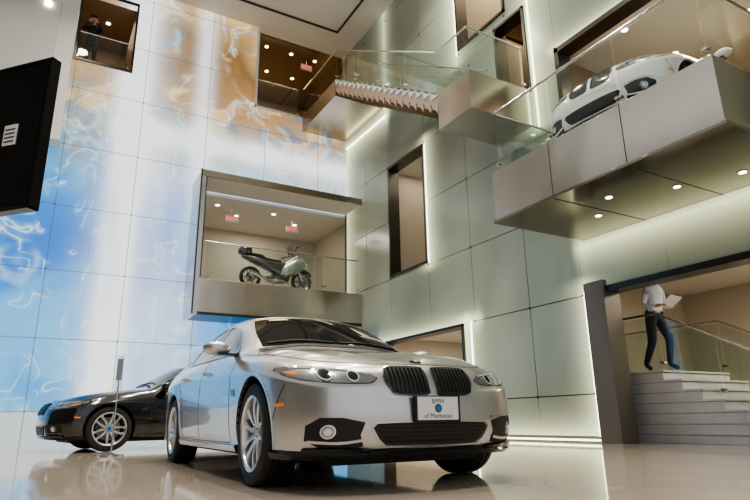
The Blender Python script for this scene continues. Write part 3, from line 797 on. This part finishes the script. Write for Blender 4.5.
# ================================================================== MOTORCYCLE
def motorcycle(loc,rz):
    e=empty('motorcycle',loc,rz)
    w=MB()
    for x in (-.75,.78):
        M=Matrix.Translation((x,0,.31))
        w.lathe([(.235,-.05),(.27,-.065),(.30,-.045),(.31,0),(.30,.045),(.27,.065),(.235,.05)],rub,40,M)
        w.lathe([(.235,-.045),(.215,-.03),(.215,.03),(.235,.045)],dchrome,40,M)
        w.lathe([(.001,-.06),(.05,-.06),(.05,.06),(.001,.06)],dchrome,20,M)
        w.lathe([(.15,-.07),(.15,-.064),(.07,-.064),(.07,-.07)],disc,30,M,closed=True)
        for k in range(6):
            a=k*math.pi/3
            w.tube([(x+.04*math.cos(a),0,.31+.04*math.sin(a)),(x+.225*math.cos(a),0,.31+.225*math.sin(a))],[.02,.014],dchrome,8)
    w.obj('wheels',e)
    b=MB()
    def loft(secs,mat,n=20):
        vs=[];fs=[]
        for (c,ry,rz,tilt) in secs:
            for k in range(n):
                a=2*math.pi*k/n;ca=math.cos(a);sa=math.sin(a)
                ca=math.copysign(abs(ca)**.8,ca);sa=math.copysign(abs(sa)**.8,sa)
                vs.append((c[0]+tilt*sa*rz,c[1]+ca*ry,c[2]+sa*rz))
        for i in range(len(secs)-1):
            for k in range(n):
                k2=(k+1)%n;fs.append((i*n+k,i*n+k2,(i+1)*n+k2,(i+1)*n+k))
        fs.append(tuple(range(n)));fs.append(tuple((len(secs)-1)*n+k for k in range(n)))
        b.add(vs,fs,mat)
    loft([((-1.02,0,.88),.05,.03,0),((-.9,0,.87),.13,.07,0),((-.6,0,.80),.17,.12,0),((-.25,0,.70),.19,.16,0),((.05,0,.62),.20,.2,0),((.3,0,.60),.19,.22,0)],greyp)
    loft([((.12,0,.58),.20,.16,.3),((.35,0,.66),.24,.30,.3),((.58,0,.78),.25,.30,.1),((.78,0,.84),.19,.20,-.2),((.93,0,.80),.08,.09,-.3),((.97,0,.79),.02,.03,0)],silver)
    loft([((-.95,0,.97),.09,.03,0),((-.8,0,.96),.15,.05,0),((-.45,0,.92),.17,.06,0),((-.38,0,.86),.16,.06,0),((-.1,0,.82),.15,.06,0),((.12,0,.84),.10,.05,0)],blkm)
    loft([((.50,0,.50),.09,.04,0),((.62,0,.62),.10,.05,0),((.80,0,.66),.10,.04,0),((1.0,0,.60),.09,.03,0),((1.08,0,.50),.06,.02,0)],blackp)
    loft([((-.25,0,.32),.14,.10,0),((0,0,.33),.17,.14,0),((.25,0,.34),.15,.12,0),((.38,0,.40),.10,.10,0)],dchrome)
    loft([((-1.12,0,1.02),.06,.06,0),((-1.05,0,1.04),.17,.12,0),((-.9,0,1.05),.19,.14,0),((-.78,0,1.04),.17,.11,0),((-.74,0,1.03),.08,.05,0)],blackp)
    for s in (-1,1):
        b.tube([(.78,.09*s,.31),(.58,.09*s,.80)],[.025,.028],alloy,10)
        b.tube([(.45,.05*s,1.06),(.36,.25*s,1.08),(.28,.36*s,1.05)],[.012,.012,.018],blkm,8)
        b.tube([(.45,.2*s,1.08),(.50,.30*s,1.22)],.008,blkm,6);b.ell((.50,.33*s,1.25),(.03,.07,.045),blackp,12,8)
        b.ell((.90,.09*s,.80),(.07,.06,.035),hlbase,12,8)
        b.tube([(-.75,.1*s,.31),(-.2,.09*s,.40)],[.03,.04],alloy,10)
    b.tube([(.2,-.16,.25),(-.3,-.19,.24),(-.85,-.22,.42)],[.03,.05,.065],steel,14)
    vs=[];nn=9
    for i in range(6):
        u=i/5
        for k in range(nn):
            a=(k/(nn-1)-.5)*2;vs.append((.78-.34*u-.10*a*a,a*(.20-.03*u),.98+.40*u-.03*a*a))
    fs=[(i*nn+k,i*nn+k+1,(i+1)*nn+k+1,(i+1)*nn+k) for i in range(5) for k in range(nn-1)]
    b.add(vs,fs,G('screen_tint',(.55,.6,.62),.15))
    b.tube([(0,.1,.25),(-.05,.28,.015)],.014,steel,8)
    b.obj('bodywork',e)
motorcycle((5.62,15.42,3.992),0)

# ================================================================== PEOPLE
def human(name,loc,rz,J,mtop,mleg,hold=None,long_hair=False):
    e=empty(name,loc,rz)
    names=list(J.keys());pos=[J[k][0] for k in names];ra=[J[k][1] for k in names]
    ed=[('pelvis','spine'),('spine','chest'),('chest','nb'),('nb','head')]
    for s in 'LR': ed+=[('pelvis','hip'+s),('hip'+s,'knee'+s),('knee'+s,'ank'+s),('ank'+s,'toe'+s),('chest','sh'+s),('sh'+s,'el'+s),('el'+s,'wr'+s),('wr'+s,'pa'+s)]
    me=bpy.data.meshes.new('sk');me.from_pydata(pos,[(names.index(a),names.index(b)) for a,b in ed],[])
    o=bpy.data.objects.new('sk',me);COL.objects.link(o)
    o.modifiers.new('s','SKIN')
    for i,sv in enumerate(me.skin_vertices[0].data):
        sv.radius=(ra[i],ra[i]);sv.use_root=(i==0)
    sb=o.modifiers.new('u','SUBSURF');sb.levels=2
    dg=bpy.context.evaluated_depsgraph_get();dg.update()
    r=bpy.data.meshes.new_from_object(o.evaluated_get(dg));bpy.data.objects.remove(o)
    r.materials.clear()
    for m in (skin,mtop,mleg,shoe):r.materials.append(m)
    Vv={k:Vector(J[k][0]) for k in J}
    def seg(p,a,b):
        a=Vv[a];b=Vv[b];d=b-a;t=max(0,min(1,(p-a).dot(d)/d.dot(d)));return (p-(a+d*t)).length
    kind={}
    for a,b in ed:
        if 'toe' in b:k=3
        elif 'hip' in a or 'knee' in a or 'hip' in b:k=2
        elif b=='head' or b.startswith('pa'):k=0
        else:k=1
        kind[(a,b)]=k
    for p in r.polygons:
        c=p.center;best=min(ed,key=lambda q:seg(c,*q));p.material_index=kind[best];p.use_smooth=True
        if c.z<Vv['pelvis'].z+.02 and kind[best]==1 and not best[1].startswith(('el','wr','sh')):p.material_index=2
    bo=bpy.data.objects.new('body',r);COL.objects.link(bo);bo.parent=e
    h=MB();hc=Vv['head']+Vector((.01,0,.085))
    def fn(d):
        d=d.copy()
        if d.z<0:d.x*=1-.15*d.z*d.z;d.y*=1+.28*d.z
        return d
    h.ell(hc,(.095,.075,.118),skin,24,16,fn=fn)
    def fh(d):
        d=d.copy()
        if d.x>.35 and d.z<.55: d.x*=.55;d.z=max(d.z,-.1)
        if d.z<-.35 and not long_hair:d.z=-.35
        return d
    h.ell(hc+Vector((-.012,0,.016)),(.101,.084,.118),hair,24,16,fn=fh)
    if long_hair:h.ell(hc+Vector((-.06,0,-.10)),(.05,.085,.14),hair,16,10)
    h.ell(hc+Vector((.098,0,-.012)),(.018,.013,.024),skin,10,8)
    for s in(-1,1):
        h.ell(hc+Vector((.080,.03*s,.008)),(.012,.014,.008),paper,10,6);h.ell(hc+Vector((.090,.03*s,.008)),(.004,.006,.006),hair,8,6)
        h.ell(hc+Vector((0,.076*s,-.005)),(.02,.01,.03),skin,10,8)
    h.ell(hc+Vector((.083,0,-.058)),(.010,.024,.007),P('lips',(.45,.15,.13),.5),10,6)
    h.obj('head',e)
    f=MB()
    for s,sg in(('L',1),('R',-1)):
        wr=Vv['wr'+s];pa=Vv['pa'+s];d=(pa-wr).normalized();a=d.cross(Vector((0,0,1)));
        if a.length<.2:a=d.cross(Vector((1,0,0)))
        a.normalize();bb=d.cross(a)
        for i,(ln,of) in enumerate(((.070,-.027),(.080,-.009),(.075,.009),(.058,.026))):
            q=pa+a*of-d*.01
            f.tube([q,q+d*ln*.45+bb*.006,q+d*ln*.8+bb*.022,q+d*ln*.95+bb*.042],[.0095,.009,.008,.0065],skin,8)
        q=wr+d*.03-a*.02;f.tube([q,q-a*.025+d*.025+bb*.01,q-a*.03+d*.055+bb*.025],[.011,.010,.008],skin,8)
    f.obj('fingers',e)
    if hold:hold(e,Vv)
    return e
J1={'pelvis':((0,0,.97),.135),'spine':((.03,0,1.12),.120),'chest':((.08,0,1.30),.140),'nb':((.11,0,1.47),.06),'head':((.14,0,1.56),.05),
 'hipL':((0,.085,.91),.10),'kneeL':((.17,.10,.54),.072),'ankL':((.10,.10,.12),.048),'toeL':((.26,.11,.04),.038),
 'hipR':((0,-.085,.91),.10),'kneeR':((-.02,-.10,.50),.072),'ankR':((-.22,-.10,.13),.048),'toeR':((-.10,-.11,.04),.038),
 'shL':((.07,.17,1.40),.062),'elL':((.03,.23,1.12),.047),'wrL':((.25,.20,1.07),.027),'paL':((.33,.17,1.08),.032),
 'shR':((.07,-.17,1.40),.062),'elR':((.03,-.24,1.12),.047),'wrR':((.25,-.20,1.06),.027),'paR':((.33,-.16,1.08),.032)}
def papers(e,V):
    m=MB();M=Matrix.Translation(V['paL'].lerp(V['paR'],.5)+Vector((.07,0,.05)))@Matrix.Rotation(rad(-35),4,'Y')@Matrix.Rotation(rad(8),4,'Z')
    m.box(-.11,.11,-.15,.15,-.002,.002,paper,M);m.box(-.10,.12,-.14,.16,.004,.007,paper,M);m.obj('papers',e)
human('person',(9.15,6.26,1.122),rad(-98),J1,shirt,pants,papers)
J2=dict(J1)
J2.update({'pelvis':((0,0,.97),.13),'spine':((.01,0,1.12),.12),'chest':((.03,0,1.30),.14),'nb':((.03,0,1.47),.06),'head':((.05,0,1.56),.05),'shL':((.02,.18,1.40),.06),'shR':((.02,-.18,1.40),.06),
 'kneeL':((.03,.10,.50),.062),'ankL':((0,.10,.10),.042),'toeL':((.15,.11,.035),.035),'kneeR':((.02,-.10,.50),.062),'ankR':((0,-.10,.10),.042),'toeR':((.15,-.11,.035),.035),
 'elL':((.16,.26,1.22),.043),'wrL':((.30,.12,1.42),.027),'paL':((.32,.06,1.50),.03),'elR':((.16,-.26,1.22),.043),'wrR':((.30,-.12,1.42),.027),'paR':((.32,-.06,1.50),.03)})
def phone(e,V):
    m=MB();m.box(.34,.35,-.08,.08,1.53,1.62,blk);m.obj('phone',e)
human('person',(.22,16.45,10.0),rad(-95),J2,jacket,jacket,phone,True)

# ================================================================== LIGHTS
wd=bpy.data.worlds.new('w');scene.world=wd;wd.use_nodes=True
bg=wd.node_tree.nodes['Background'];bg.inputs[0].default_value=(.94,.97,1,1);bg.inputs[1].default_value=1.0
dl=MB()
for x,y in ((0,4),(3.5,4),(7,4),(0,8),(3.5,8),(6,10),(0,12),(3.5,12)):
    dl.tube([(x,y,H-.02),(x,y,H+.02)],.12,spot,18)
    l=bpy.data.lights.new('downlight','AREA');l.energy=150;l.color=(1,.91,.77);l.size=.4;l.shape='DISK';l.spread=rad(120)
    o=bpy.data.objects.new('downlight',l);COL.objects.link(o);o.location=(x,y,H-.06)
dl.obj('ceiling_light')

# ================================================================== CAMERA
p=rad(16.3);r=rad(.9);yw=rad(30)
F=Vector((math.sin(yw)*math.cos(p),math.cos(yw)*math.cos(p),math.sin(p)))
R0=Vector((math.cos(yw),-math.sin(yw),0));Uv=R0.cross(F)
R=R0*math.cos(r)-Uv*math.sin(r);U=Uv*math.cos(r)+R0*math.sin(r)
cd=bpy.data.cameras.new('camera');cd.lens=27.98;cd.sensor_width=36;cd.clip_start=.05
co=bpy.data.objects.new('camera',cd);COL.objects.link(co)
co.matrix_world=Matrix(((R.x,U.x,-F.x,0),(R.y,U.y,-F.y,0),(R.z,U.z,-F.z,.41),(0,0,0,1)))
scene.camera=co
